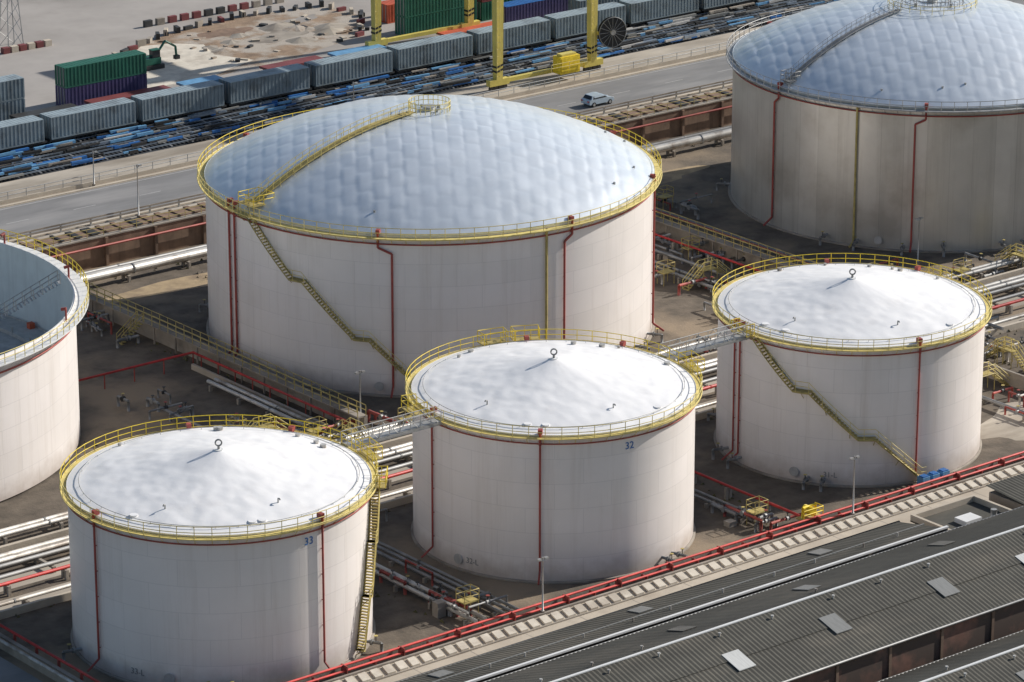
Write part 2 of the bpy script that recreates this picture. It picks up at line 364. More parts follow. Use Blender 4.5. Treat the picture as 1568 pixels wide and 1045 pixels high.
def open_tank(a,b,R,H):
    e=empty('floating_roof_tank',(a,b,0)); phi=math.atan2(CAM[1]-b,CAM[0]-a)
    s=MB(); s.revolve([(R,.2),(R,H)],220,'shell'); s.revolve([(R,H),(R-.15,H)],220,'white',False); s.build('shell',parent=e)
    s=MB(); s.revolve([(R-.15,H),(R-.15,5.5)],220,'inner'); s.build('inner_wall',parent=e)
    s=MB(); s.revolve([(R-.3,6.9),(R-.3,6.7),(R-3,6.7),(R-3,6.3),(0.01,6.2)],120,'mark',False)
    for i in range(36):
        t=i*2*math.pi/36; s.tube(pol(R-3,t,6.5),pol(R-3,t,7.3),.09,'steel',6); s.tube(pol(R-8,t,6.2),pol(R-8,t,7.2),.12,'steel',6)
    for i in range(24):
        t=i*2*math.pi/24; p=pol(R-.8,t,6.8); s.box(p[0]-.3,p[0]+.3,p[1]-.3,p[1]+.3,6.7,7.3,'white' if i%3 else 'orange',rot=t)
    t=-.35; c,sn=math.cos(t),math.sin(t)
    for w in(-.6,.6):
        s.railing([Vector((c*(R-1-.9*i)-w*sn,sn*(R-1-.9*i)+w*c,H-.3-(H-7)*i/16)) for i in range(17)],'steel',1.0,.05)
    for i in range(40):
        f=i/40*16; x=R-1-.9*f; z=H-.3-(H-7)*f/16
        s.box(c*x-.12,c*x+.12,sn*x-.6,sn*x+.6,z-.04,z,'steel',rot=t)
    s.build('floating_roof',parent=e)
    s=MB(); s.revolve([(R+.02,H-.4),(R+1.35,H-.4),(R+1.35,H-.3),(R+.02,H-.3)],200,'white',False)
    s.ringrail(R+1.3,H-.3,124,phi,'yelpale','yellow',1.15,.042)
    s.sweep(circ(R+.25,H-1.5,160),.09,'redbr',6,True)
    for i in range(124):
        t=2*math.pi*(i+.5)/124; s.tube(pol(R,t,H-1.6),pol(R+1.2,t,H-.42),.04,'white',4,cap=False)
    for i in range(12):
        t=i*2*math.pi/12+.2; s.tube(pol(R+.15,t,H-1.6),pol(R+.15,t,H+1.0),.1,'redbr',6); s.tube(pol(R-.3,t,H+.9),pol(R+.2,t,H+1.0),.16,'redbr',6)
    s.build('rim_gallery',parent=e)
open_tank(164.8,313.6,25.7,14.4)
# ---------------------------------------------------------------- terrain
def sheet(name,x0,x1,y0,y1,z,k):
    s=MB(); s.poly([(x0,y0,z),(x1,y0,z),(x1,y1,z),(x0,y1,z)],k); return s.build(name)
sheet('ground',-3000,3500,-2500,4000,0,'ground')
def blob(name,cx,cy,rx,ry,z,k,seed,rot=0):
    s=MB(); r=random.Random(seed); n=40; ph=[r.uniform(0,6.28) for _ in range(4)]
    pts=[]
    for i in range(n):
        t=2*math.pi*i/n; q=1+.16*math.sin(2*t+ph[0])+.10*math.sin(5*t+ph[1])+.06*math.sin(9*t+ph[2])+r.uniform(-.04,.04)
        x,y=rx*q*math.cos(t),ry*q*math.sin(t); pts.append((cx+x*math.cos(rot)-y*math.sin(rot),cy+x*math.sin(rot)+y*math.cos(rot),z))
    s.poly(pts,k); s.build(name)
blob('sand_patch',265,244,9,5,.004,'verge',1); blob('sand_patch',282,250,9,6,.004,'verge',2)
blob('sand_patch',228,333.5,17,2.2,.004,'sand',3); blob('sand_patch',281,332,14,2.6,.004,'sand',4); blob('sand_patch',258,270.5,7,1.6,.0085,'sand',5)
PZ=3.0
s=MB(); s.box(-2500,3000,345,3500,.002,PZ,'yard'); s.build('port_yard_ground')
sheet('road_verge',-600,1200,345.4,371,PZ+.004,'verge')
s=MB(); s.poly([(-600,350.8,PZ+.008),(1200,350.8,PZ+.008),(1200,362.2,PZ+.008),(-600,362.2,PZ+.008)],'asph')
for y in (351.3,361.7): s.poly([(-600,y-.08,PZ+.012),(1200,y-.08,PZ+.012),(1200,y+.08,PZ+.012),(-600,y+.08,PZ+.012)],'mark')
x=60
while x<520:
    s.poly([(x,356.44,PZ+.012),(x+3,356.44,PZ+.012),(x+3,356.56,PZ+.012),(x,356.56,PZ+.012)],'mark'); x+=9
s.build('road')
s=MB(); s.box(-600,1200,362.3,362.7,PZ,PZ+.14,'concl'); s.box(-600,1200,350.2,350.7,PZ,PZ+.13,'concl'); s.build('road_kerb')
s=MB(); s.box(60,520,363.3,363.5,PZ,PZ+.5,'concl'); s.railing(line((60,363.4,PZ+.5),(520,363.4,PZ+.5),2.5),'steel',.9,.05); s.build('roadside_barrier')
s=MB(); 
for hh in (.5,.85): s.box(60,520,349.75,349.82,PZ+hh,PZ+hh+.2,'conc')
for i in range(115): s.box(60+i*4,60.18+i*4,349.82,349.95,PZ,PZ+1.05,'steel')
s.build('crash_barrier')
s=MB(); s.box(-600,1200,344.5,344.98,0.0,PZ+.35,'brownwall'); s.box(-600,1200,344.4,345.1,PZ+.352,PZ+.5,'conc')
for i in range(70): s.box(60+i*6.6,60.35+i*6.6,344.2,344.49,0,PZ+.3,'brownwall')
s.railing(line((60,344.7,PZ+.5),(520,344.7,PZ+.5),2.2),'yelold',1.0,.04)
s.tube((60,344.0,2.5),(520,344.0,2.5),.14,'redbr',8); s.build('retaining_wall')
s=MB(); s.box(60,520,346.6,348.8,PZ+.006,PZ+.12,'brownwall')
r=random.Random(2)
for i in range(230): s.box(60+i*2,60+i*2+r.uniform(.3,1.2),346.4,349.0,PZ+.121,PZ+.25,'brownwall' if r.random()<.6 else 'dark')
s.build('dark_brown_bar_strip')  # low brown strip with random brown and dark bars across it
def pipeline(name,bs,a0,a1,z,r,k,sup=6,ax='a'):
    s=MB()
    for b in bs:
        p0,p1=((a0,b,z),(a1,b,z)) if ax=='a' else ((b,a0,z),(b,a1,z))
        s.tube(p0,p1,r,k,12)
        n=int((a1-a0)/12)
        for i in range(n):
            q=a0+6+i*12
            u0,u1=((q,b,z),(q+.12,b,z)) if ax=='a' else ((b,q,z),(b,q+.12,z))
            s.tube(u0,u1,r*1.2,'pipeg' if k!='red' else k,12)
    x=a0+1; b0,b1=min(bs)-r-.25,max(bs)+r+.25
    while x<a1:
        if ax=='a':
            s.box(x,x+.3,b0,b1,z-r-.2,z-r,'conc'); s.box(x,x+.3,b0,b0+.3,0,z-r-.2,'conc'); s.box(x,x+.3,b1-.3,b1,0,z-r-.2,'conc')
        else:
            s.box(b0,b1,x,x+.3,z-r-.2,z-r,'conc'); s.box(b0,b0+.3,x,x+.3,0,z-r-.2,'conc'); s.box(b1-.3,b1,x,x+.3,0,z-r-.2,'conc')
        x+=sup
    return s.build(name)
pipeline('large_pipeline',(338.3,),80,480,1.25,.5,'pipe',8)
pipeline('pipeline',(340.6,341.3),80,480,.8,.2,'pipeg',8)
pipeline('pipeline',(280.2,279.4),80,480,1.0,.22,'pipe')
pipeline('pipeline',(275.2,274.3),80,480,.9,.25,'pipe')
pipeline('pipeline',(273.4,271.2,),80,480,.8,.2,'pipeg')
pipeline('fire_water_pipeline',(269.0,),80,480,1.1,.17,'red')
pipeline('pipeline',(266.0,),80,480,.7,.18,'pipe')
s=MB(); s.box(80,480,276.6,277.0,0,1.1,'concl'); s.box(80,480,264.6,264.95,0,.7,'concl'); s.build('low_bund_wall')
sheet('gravel_strip',80,480,265.2,268.2,.004,'verge')
sheet('gravel_strip',80,480,270,273,.004,'verge')
pipeline('pipeline',(186.6,187.6),237,268,.75,.2,'pipe',5,'b')
pipeline('pipeline',(189.8,190.6,191.3),237,264,.6,.15,'pipeg',5,'b')
pipeline('fire_water_pipeline',(224.4,),235.5,266,1.3,.13,'red',5,'b')
pipeline('pipeline',(221.5,222.4),240,268,.6,.15,'pipeg',5,'b')
pipeline('pipeline',(203.9,204.8,),286,303,.8,.2,'pipe',5,'b')
pipeline('pipeline',(196.0,),276,300,.6,.15,'pipeg',5,'b')
s=MB(); s.path([(191.6,309.5,1.6),(206.5,309.5,1.6),(206.5,283,1.6)],.13,'red',8)
for p in line((192,309.5,0),(206.5,309.5,0),3)+line((206.5,308,0),(206.5,283.5,0),3): s.tube(p,(p.x,p.y,1.6),.07,'redbr',5)
s.box(205.9,206.2,283,309,0,.6,'concl'); s.build('fire_water_pipeline')
pipeline('pipeline',(264.5,265.6),268,340,.8,.18,'pipeg',6,'b')
pipeline('pipeline',(268.5,279),264,330,.8,.18,'pipeg',6,'b')
pipeline('fire_water_pipeline',(270.6,),270,344,1.7,.13,'red',6,'b')
pipeline('fire_water_pipeline',(277.0,),270,344,1.5,.13,'red',6,'b')
pipeline('pipeline',(262.0,),237,264,.7,.2,'pipeg',6,'b')
s=MB(); s.box(268.2,268.5,246,264,0,1.5,'conc'); s.box(268.51,290,245.7,246.0,0,1.5,'conc'); s.build('bund_wall')
def wall_walk(x,b0,b1,h=2.0):
    s=MB(); s.box(x-.2,x+.2,b0,b1,0,h,'conc')
    s.box(x-1.0,x-.21,b0,b1,h-.12,h,'conc'); 
    for xx in (x-1.0,x): s.railing(line((xx,b0,h),(xx,b1,h),1.5),'yelold',1.1,.045)
    y=b0
    while y<b1: s.box(x-.95,x-.8,y,y+.15,0,h-.12,'conc'); y+=4
    for i in range(9): s.box(x-1.0-.3*(i+1),x-1.0-.3*i,b1-24,b1-23,h-.22*(i+1)-.05,h-.22*(i+1),'yelold')
    for yy in (b1-24,b1-23): s.railing([(x-1.0-.3*i,yy,h-.22*i) for i in range(0,10,3)],'yelold',1.0,.045)
    s.build('bund_wall_with_walkway')
wall_walk(208.3,282,344.0); wall_walk(274.5,284,344.0)
def crossover(x,y,ax,h=1.8,k='yelold'):
    s=MB(); T=(lambda u,v,z:(x+u,y+v,z)) if ax=='a' else (lambda u,v,z:(x-v,y+u,z))
    def bx(u0,u1,v0,v1,z0,z1): s.hexa([T(u0,v0,z0),T(u1,v0,z0),T(u1,v1,z0),T(u0,v1,z0),T(u0,v0,z1),T(u1,v0,z1),T(u1,v1,z1),T(u0,v1,z1)],k)
    bx(-1,1,-.45,.45,h-.08,h)
    n=8
    for i in range(n):
        for sg in (-1,1):
            a0=sg*(1+.28*i);a1=sg*(1.28+.28*i); bx(min(a0,a1),max(a0,a1),-.45,.45,h-(i+1)*h/n-.03,h-(i+1)*h/n+.02)
    for v in (-.47,.47):
        P=[T(-1-.28*n,v,0),T(-1,v,h),T(0,v,h),T(1,v,h),T(1+.28*n,v,0)]
        s.railing(P,'yelpale',1.0,.04); s.path(P,.07,k,4)
        for u in (-1,1): s.tube(T(u,v,0),T(u,v,h),.06,k,4)
    s.build('crossover_stair')
for q in ((272.5,257,'b'),(262,286,'a'),(266.5,297,'a'),(205,279.8,'b'),(193.5,269.5,'b'),(258.5,276,'b'),(270.5,315,'a'),(284,279,'b'),(297,279,'b'),(222.5,262,'a'),(199,286,'a'),(265,253,'a'),(240,279.8,'b')): crossover(*q)
s=MB(); s.box(152.9,480,235.6,235.95,0,1.2,'conc'); s.build('front_bund_wall')
s=MB(); 
for yy,z in ((235.25,1.5),(234.8,1.2)): s.tube((152,yy,z),(480,yy,z),.11,'red',8)
x=153
while x<480: s.box(x,x+.12,234.65,235.5,.9,1.6 if int(x)%2 else 1.2,'redbr'); x+=3
s.build('fire_water_pipeline')
s=MB(); s.box(151.6,480,226.6,234.5,0.002,.9,'concl'); 
x=152; r=random.Random(6)
while x<330:
    d=r.uniform(-.05,.05); s.hexa([(x-.5,232.4,.902),(x+.3+d,232.4,.902),(x+.8+d,233.9,.902),(x,233.9,.902),(x-.5,232.4,1.06),(x+.3+d,232.4,1.06),(x+.8+d,233.9,1.06),(x,233.9,1.06)],'slab'); x+=1.3
s.box(151.6,480,232.05,232.2,.9,1.0,'conc'); s.box(151.6,480,234.1,234.35,.9,1.1,'conc')
for i in range(55): s.box(152+i*6,152.06+i*6,226.7,232.0,.901,.906,'conc')
s.build('concrete_service_road')
s=MB(); s.box(152.4,152.8,236,264,0,1.2,'conc'); s.tube((153.3,236,1.5),(153.3,264,1.5),.12,'red',8)
for i in range(8): s.box(153.1,153.3,237+i*3.5,237.2+i*3.5,0,1.5,'redbr')
s.tube((151.8,225,1.3),(151.8,264,1.3),.14,'pipe',8); s.build('side_bund_wall')
sheet('side_road',130,151.5,200,263,.005,'asph')
def bridge(x0,x1,b,z):
    s=MB(); s.box(x0,x1,b-.5,b+.5,z-.18,z-.08,'steel')
    for y in (b-.5,b+.5):
        s.railing(line((x0,y,z-.08),(x1,y,z-.08),1.1),'steel',1.1,.04); s.box(x0,x1,y-.06,y+.06,z-.42,z-.2,'steel')
        n=int((x1-x0)/1.1)
        for i in range(n): s.tube((x0+i*1.1,y,z-.08 if i%2 else z+1),(x0+(i+1)*1.1,y,z+1 if i%2 else z-.08),.03,'steel',4)
    s.build('access_footbridge')
bridge(182.8,193.1,250.7,14.0); bridge(220.1,230.8,251.2,14.0)
def manifold(x,y,w,d,n=7):
    s=MB(); r=random.Random(int(x*7+y))
    for i in range(n):
        px=x+r.uniform(-w,w); py=y+r.uniform(-d,d); k=r.choice(['pipe','pipeg','pipeg','redbr','pipeg']); z=r.uniform(.6,1.3); rr=r.uniform(.1,.18)
        L=r.uniform(1.5,5)
        if r.random()<.5: pts=[(px,py,0),(px,py,z),(px+L,py,z),(px+L,py,.0)]
        else: pts=[(px,py,0),(px,py,z),(px,py+L,z),(px,py+L,.0)]
        s.path(pts,rr,k,8)
        m=((Vector(pts[1])+Vector(pts[2]))/2); s.tube(m-Vector((.2,0,0)),m+Vector((.2,0,0)),rr*1.7,r.choice(['pipeg','dark','pipeg']),10)
        s.tube(m,m+Vector((0,0,.55)),.04,'dark',6); s.tube(m+Vector((0,0,.55)),m+Vector((0,0,.59)),.18,r.choice(['yelold','redbr','dark']),10)
    if n>6:
        s.box(x-.8,x+.8,y-.6,y+.6,1.35,1.45,'yelold'); s.railing([(x-.8,y-.6,1.45),(x+.8,y-.6,1.45),(x+.8,y+.6,1.45),(x-.8,y+.6,1.45)],'yelold',1.05,.04,True)
        for dx in(-.75,.75):
            for dy in (-.55,.55): s.tube((x+dx,y+dy,0),(x+dx,y+dy,1.35),.05,'yelold',4)
        s.box(x-2.5,x-1.6,y+1,y+1.8,0,r.uniform(.5,1.4),'conc')
    s.build('valve_manifold')
for x,y,w,d,n in ((188,240,3,2,9),(190,262,3,2,8),(188,246,2,3,5),(222,240,2,2,7),(223,258,2,3,7),(197,288,4,4,9),(203,283,3,3,8),(212,280,4,2,8),(196,300,3,5,6),(262,284,3,4,9),(268,290,4,6,10),(263,300,3,6,8),(271,305,3,6,9),(280,285,5,3,9),(282,322,4,6,8),(268,325,4,6,8),(266,268,5,3,9),(262,258,3,4,8),(263,246,2,4,6),(273,258,4,4,8),(289,280,6,2,8),(300,278,6,2,8),(205,325,2,8,6),(232,278,5,1,6),(250,278,6,1,6),(276,270,4,3,8),(196,272,4,2,8),(258,276,5,2,9),(310,279,6,2,8),(186,271,4,2,7)):
    manifold(x,y,w,d,n)
s=MB(); r=random.Random(21)
for i in range(1500):
    if r.random()<.5: x=r.uniform(155,330); y=r.choice([236.3,264.2,277.4,282.2,340])+r.gauss(0,.5)
    else: x=r.choice([207,209,273.8,275.3,185,225])+r.gauss(0,.6); y=r.uniform(236,343)
    q=r.uniform(.1,.35); t=r.uniform(0,3.1); h=r.uniform(.1,.35)
    s.poly([(x-q*math.cos(t),y-q*math.sin(t),0.006),(x+q*math.cos(t),y+q*math.sin(t),0.006),(x+r.uniform(-.1,.1),y,h)],'weed')
s.build('weeds')
s=MB(); s.path([(224,236,1.3),(224,236,2.4),(225.6,236,2.4),(225.6,236,1.2)],.12,'yellow',8); s.tube((224.8,235.4,2.0),(224.8,236.6,2.0),.4,'yellow',12); s.box(223.6,226.0,235.4,236.5,1.3,1.42,'yelold'); s.railing([(223.6,235.4,1.42),(226.0,235.4,1.42),(226.0,236.5,1.42)],'yellow',.9,.05)
s.build('yellow_hydrant_station')
s=MB()
for i in range(3):
    x=239.5+i*1.3; s.box(x,x+.9,235.96,236.8,.7,1.6,'bluel'); s.box(x+.1,x+.8,236.05,236.7,1.6,1.7,'blue')
s.build('blue_equipment_boxes')
def lamp(x,y,z,h,double=True):
    s=MB(); s.tube((0,0,0),(0,0,.3),.22,'conc',8); s.tube((0,0,.3),(0,0,h),.09,'steel',8,.05)
    for sg in ((1,-1) if double else (1,)):
        s.tube((0,0,h-.1),(sg*.3,0,h+.1),.04,'steel',6); s.box(min(sg*.2,sg*.55),max(sg*.2,sg*.55),-.14,.14,h+.05,h+.22,'steel')
    s.tube((0,0,h),(0,0,h+.3),.1,'steel',8)
    s.build('street_lamp',(x,y,z))
lamp(209.4,284.4,0,5.5); lamp(191.9,234.45,.9,5); lamp(228.9,234.45,.9,5.6); lamp(289.7,287.6,0,5.2); lamp(229,363,PZ,4,False); lamp(226.1,349.2,PZ,6,False); lamp(268,364.5,PZ,5.5,False)
# ---------------------------------------------------------------- warehouses
def corr_roof(s,x0,x1,ya,za,yb,zb,k,p=.45,amp=.05):
    n=int((x1-x0)/p); o=len(s.v)
    for i in range(2*n+1):
        x=x0+i*p/2; dz=amp if i%2 else 0
        s.v.append((x,ya,za+dz)); s.v.append((x,yb,zb+dz))
    for i in range(2*n): s.face([o+2*i,o+2*i+2,o+2*i+3,o+2*i+1],k)
def warehouse(name,x0,x1,yl,zl,yr,zr,yu,zu,wall='brick',sky=((),()),roofk='roofd'):
    s=MB()
    f=lambda y:(zl+(zr-zl)*(y-yl)/(yr-yl)) if y<yr else (zr+(zu-zr)*(y-yr)/(yu-yr))
    m1=(yl+yr)/2
    corr_roof(s,x0,x1,yl,zl,m1+.2,f(m1+.2),roofk); corr_roof(s,x0,x1,m1,f(m1)+.07,yr,zr+.07,roofk); corr_roof(s,x0,x1,yr,zr+.07,yu,zu,roofk)
    s.box(x0,x1,yr-.12,yr+.12,zr+.1,zr+.2,'white')
    s.box(x0,x1,yl+.25,yl+.5,0,zl-.02,wall); s.box(x0,x1,yu-.5,yu-.25,0,zu-.02,wall)
    for xx in (x0,x1):
        s.poly([(xx,yl+.3,0),(xx,yu-.3,0),(xx,yu-.3,zu),(xx,yr,zr),(xx,yl+.3,zl)],wall)
    s.tube((x0,yl,zl-.05),(x1,yl,zl-.05),.11,'pipeg',8); s.tube((x0,yu,zu-.05),(x1,yu,zu-.05),.11,'pipeg',8)
    for x,y,w,d,k in sky:
        s.hexa([(x,y,f(y)+.1),(x+w,y,f(y)+.1),(x+w,y+d,f(y+d)+.1),(x,y+d,f(y+d)+.1),(x,y,f(y)+.17),(x+w,y,f(y)+.17),(x+w,y+d,f(y+d)+.17),(x,y+d,f(y+d)+.17)],k)
    x=x0+3; r=random.Random(int(yl))
    while x<x1:
        for y in (yr+1.2,yr-.9):
            if r.random()<.6: s.tube((x,y,f(y)),(x,y,f(y)+.35),.07,'pipe',6); s.tube((x,y,f(y)+.35),(x,y,f(y)+.42),.14,'pipe',8)
        x+=r.uniform(4.5,7)
    x=x0+4
    while x<x1: s.box(x,x+.3,yl+.14,yl+.24,0,zl-.3,'brownwall'); x+=6
    s.build(name)
warehouse('warehouse',140,300,204,5.0,211.5,7.2,219,5.0,sky=((189.4,206.4,1.8,2.2,'skylw'),(200.5,206.8,1.8,2.2,'skyl'),(213,206.8,1.8,2.2,'skyl'),(223.2,207.2,2.4,1.4,'skylw'),(204,214,1.5,2,'skyl'),(220,214,1.5,2,'roofg'),(190,214,1.5,2,'roofg'),(236,206.8,1.8,2.2,'skyl')))
warehouse('warehouse',140,300,191,2.2,198,4.2,202.9,2.7,sky=((210,193,2,2.6,'skyl'),(222,193,2,2.6,'skylw')))
s=MB(); corr_roof(s,140,227,220.5,4.5,226.4,3.3,'roofd'); s.box(140,227,220.3,220.55,4.55,4.72,'white'); s.box(140,227,226.0,226.25,0,3.25,'conc'); s.box(140,227,219.6,220.0,0,4.4,'conc')
s.poly([(227,220,0),(227,226.3,0),(227,226.3,3.25),(227,220.4,4.5)],'conc')
s.tube((140,226.5,3.25),(227,226.5,3.25),.12,'dark',8)
s.box(140,227,223.3,223.42,3.93,4.03,'skyl')
r=random.Random(9)
for i in range(16):
    x=144+i*5.3+r.uniform(-1,1); s.tube((x,222.5,4.1),(x,222.5,4.5),.08,'pipe',6)
    if i%4==1: s.hexa([(x+2,224,3.85),(x+3.6,224,3.85),(x+3.6,225.6,3.53),(x+2,225.6,3.53),(x+2,224,3.93),(x+3.6,224,3.93),(x+3.6,225.6,3.61),(x+2,225.6,3.61)],'skyl')
s.build('lean_to_shed')
s=MB(); s.box(228.5,236,220.5,226,0,3.0,'brownwall'); s.box(228.2,236.3,220.2,226.3,3.001,3.15,'roofd'); 
for q in ((228.2,236.3,220.2,220.5),(228.2,236.3,226.0,226.3),(228.2,228.5,220.5,226.0),(236,236.3,220.5,226.0)): s.box(*q,3.151,3.7,'concl')
s.box(231,233,222,223.5,3.151,3.6,'white'); s.tube((234.5,222,3.15),(234.5,222,4),.3,'steel',10); s.build('flat_roof_annex')
s=MB(); s.box(238,262,220.5,226,0,3.6,'conc'); corr_roof(s,237.8,262.2,220.2,3.7,226.3,4.2,'roofd'); s.box(242,244,221,223,4.0,4.3,'white'); s.box(250,251.5,222,223.5,4.1,4.6,'skyl'); s.build('annex_building')
# ---------------------------------------------------------------- railway
sheet('railway_ballast',-600,1200,371,390.5,PZ+.01,'ballast')
s=MB()
for yc in (372.6,375.2,377.8,381.4,387.0):
    for d in(-.72,.72): s.box(60,520,yc+d-.05,yc+d+.05,PZ+.16,PZ+.32,'rail')
    for i in range(560):
        x=150+i*.62; s.box(x,x+.24,yc-1.25,yc+1.25,PZ+.012,PZ+.158,'dark' if (i*7+int(yc))%5 else 'pipeg')
s.build('railway_track')
s=MB(); r=random.Random(4)
for i in range(1000):
    x=r.uniform(170,360); y=r.choice([371.3,373.9,376.5,379.2,379.6,384.4,385.0,389.3,372.6,377.8])+r.uniform(-.3,.3); L=r.uniform(.6,5); k=r.choice(['blue','bluel','bluel','dark','rail','conc','black','black','skyl','mark','skyl'] if r.random()<min(1,(x-170)/120) else ['blue','bluel','bluel','blue','rail','black'])
    z=PZ+.33+r.choice([0,.0,.2]); s.box(x,x+L,y-.12,y+r.uniform(.03,.25),z,z+r.uniform(.1,.35),k,rot=r.uniform(-.06,.06))
s.build('track_material_stacks')
def container(s,x0,y0,z0,L,kside,ktop,W=2.44,H=2.6):
    s.box(x0+.06,x0+L-.06,y0+.06,y0+W-.06,z0+.12,z0+H-.06,kside)
    s.box(x0,x0+L,y0,y0+W,z0,z0+.14,kside); s.box(x0+.03,x0+L-.03,y0+.03,y0+W-.03,z0+H-.058,z0+H,ktop)
    for xx in (x0,x0+L-.16):
        for yy in (y0,y0+W-.16): s.box(xx,xx+.16,yy,yy+.16,z0+.141,z0+H-.06,kside)
    n=int(L/.55)
    for i in range(n):
        xx=x0+.35+i*.55
        for ya,yb in ((y0+.01,y0+.06),(y0+W-.06,y0+W-.01)): s.box(xx,xx+.25,ya,yb,z0+.16,z0+H-.08,kside)
        s.box(xx,xx+.25,y0+.2,y0+W-.2,z0+H+.001,z0+H+.02,ktop)
    for i in range(3): s.box(x0-.02,x0+.05,y0+.4+i*.7,y0+.48+i*.7,z0+.2,z0+H-.1,'steel')
def wagon(x,yc):
    s=MB(); s.box(x-.2,x+12.6,yc-1.2,yc+1.2,PZ+.75,PZ+1.0,'dark')
    for bx in (1.6,10.4):
        for w in (-.8,.8):
            for y in (yc-.7,yc+.7): s.tube((x+bx+w,y-.06,PZ+.72),(x+bx+w,y+.06,PZ+.72),.42,'dark',12)
        s.box(x+bx-1.3,x+bx+1.3,yc-.9,yc+.9,PZ+.45,PZ+.75,'dark')
    s.tube((x-.6,yc,PZ+.85),(x+12.9,yc,PZ+.85),.1,'dark',6)
    container(s,x,yc-1.3,PZ+1.01,12.19,'cgrey','ctop',2.6,2.75); s.build('container_wagon')
for i in range(-4,16): wagon(234+i*13.2,381.4)
for i in range(0,6): wagon(322+i*13.2,387.0)
def cont(x,y,L,stack,name='shipping_container'):
    s=MB(); z=PZ+.02
    for ks,kt in stack: container(s,x,y,z,L,ks,kt); z+=2.63
    s.build(name)
cont(245,394.2,12.19,(('purple','purple'),('green','green')))
cont(232.5,393.5,6.06,(('cgrey','ctop'),('cgrey','ctop')))
cont(225.5,394.5,6.06,(('cgrey','ctop'),))
cont(300.5,396.6,12.19,(('green','green'),('green','green'))); cont(315,393,12.19,(('purple','blue'),))
cont(314,397,12.19,(('green','green'),('maroon','maroon'))); cont(329,394,12.19,(('blue','blue'),)); cont(330,400,12.19,(('cgrey','ctop'),('blue','blue')))
cont(345,396,12.19,(('cgrey','ctop'),)); cont(303,404,12.19,(('orange','orange'),)); cont(352,391.5,12.19,(('cgrey','ctop'),))
s=MB()
for x,y,L,k in ((247,390.9,12,'maroon'),(261,391,6,'bluel'),(274,391,9,'maroon'),(285,391,8,'bluel'),(303,390.9,10,'orange'),(236,390.8,9,'dark')):
    s.box(x,x+L,y,y+2.3,PZ+.7,PZ+1.0,k); 
    for i in range(int(L/3)): s.box(x+i*3+.5,x+i*3+1.5,y+.2,y+2.1,PZ+.01,PZ+.69,'dark')
s.build('flat_trailers')
s=MB(); pts=[(258,395.5),(266,395),(272,396),(281,396.5),(296,401),(303,410),(302,418),(290,420),(276,418),(262,411)]
s.poly([(x,y,PZ+.008) for x,y in pts],'dirtp'); s.build('excavated_ground')
s=MB(); s.poly([(x,y,PZ+.014) for x,y in ((257,396),(261.5,403),(264.5,410),(270,415),(274,413.5),(277,410.5),(275,405),(277.5,399.5),(272,397.5),(268,395.7))],'slab'); s.build('fresh_concrete_patch')
blob('puddle_patch',288,408,5,2.5,PZ+.012,'conc',7,.3); blob('puddle_patch',294,413,4,1.6,PZ+.012,'yard',8,.3); blob('puddle_patch',283,414,4,2,PZ+.012,'brownwall',9,.1)
s=MB(); r=random.Random(3)
per=pts+[pts[0]]
for i in range(4,9):
    for p in line((*per[i],PZ),(*per[i+1],PZ),2.0): s.box(p.x-.7,p.x+.7,p.y-.25,p.y+.25,PZ+.01,PZ+r.uniform(.5,.9),r.choice(['concl','dark','conc','dark','maroon']),rot=r.uniform(0,1.5))
for i in range(16): s.box(304+i*1.6,305.1+i*1.6,408-i*.6,408.8-i*.6,PZ+.01,PZ+.9,r.choice(['dark','conc']))
for i in range(12): s.box(276+i*2,277.2+i*2,423,423.6,PZ+.01,PZ+.9,r.choice(['dark','conc','maroon']))
s.build('site_barriers')
s=MB(); r=random.Random(8)
for i in range(40):
    x=r.uniform(272,299);y=r.uniform(399,416); q=r.uniform(.3,1.4)
    s.box(x,x+q,y,y+r.uniform(.2,.8),PZ+.02,PZ+r.uniform(.1,.4),r.choice(['dirtp','dirtp','dark','concl']),rot=r.uniform(0,3))
for i in range(14):
    x=r.uniform(274,298);y=r.uniform(401,416); R0=r.uniform(1.2,3); k=r.choice(['dirtp','verge','conc']); o=len(s.v); n=14; s.v.append((x,y,PZ+R0*.22))
    for j in range(n):
        t=2*math.pi*j/n; q=R0*r.uniform(.75,1.15); s.v.append((x+q*math.cos(t),y+q*.7*math.sin(t),PZ+.009))
    for j in range(n): s.face([o,o+1+j,o+1+(j+1)%n],k)
s.build('rubble')
s=MB(); x,y=264.5,404.5; z=PZ
for d in (-.9,.9): s.box(x-1.5,x+1.5,y+d-.25,y+d+.25,z+.02,z+.6,'dark')
s.box(x-1.2,x+1.1,y-.95,y+.95,z+.65,z+1.5,'green'); s.box(x-.2,x+1.0,y-.9,y-.1,z+1.5,z+2.5,'glass'); s.box(x-.25,x+1.05,y-.95,y-.05,z+2.5,z+2.6,'green')
s.path([(x+.9,y+.3,z+1.3),(x+2.6,y+.3,z+3.2),(x+4.2,y+.3,z+2.2),(x+4.3,y+.3,z+1.0)],.16,'green'); s.box(x+4.0,x+4.7,y,y+.6,z+.5,z+1.0,'dark')
s.build('excavator')
s=MB(); x,y=256.3,425.6
for dx in (-.6,.6):
    for dy in (-.6,.6): s.tube((x+dx*2,y+dy*2,PZ),(x+dx*.4,y+dy*.4,PZ+16),.07,'steel',5)
for i in range(8):
    q=1-.8*i/8; q2=1-.8*(i+1)/8; z0=PZ+i*2; z1=z0+2
    for (ax,ay),(bx,by) in (((-1,-1),(1,-1)),((1,-1),(1,1)),((1,1),(-1,1)),((-1,1),(-1,-1))):
        s.tube((x+ax*1.2*q,y+ay*1.2*q,z0),(x+bx*1.2*q2,y+by*1.2*q2,z1),.045,'steel',4)
for i in range(6): s.box(x-3+i*1.3,x-2+i*1.3,y-3,y-2.2,PZ+.01,PZ+.8,'concl' if i%2 else 'maroon')
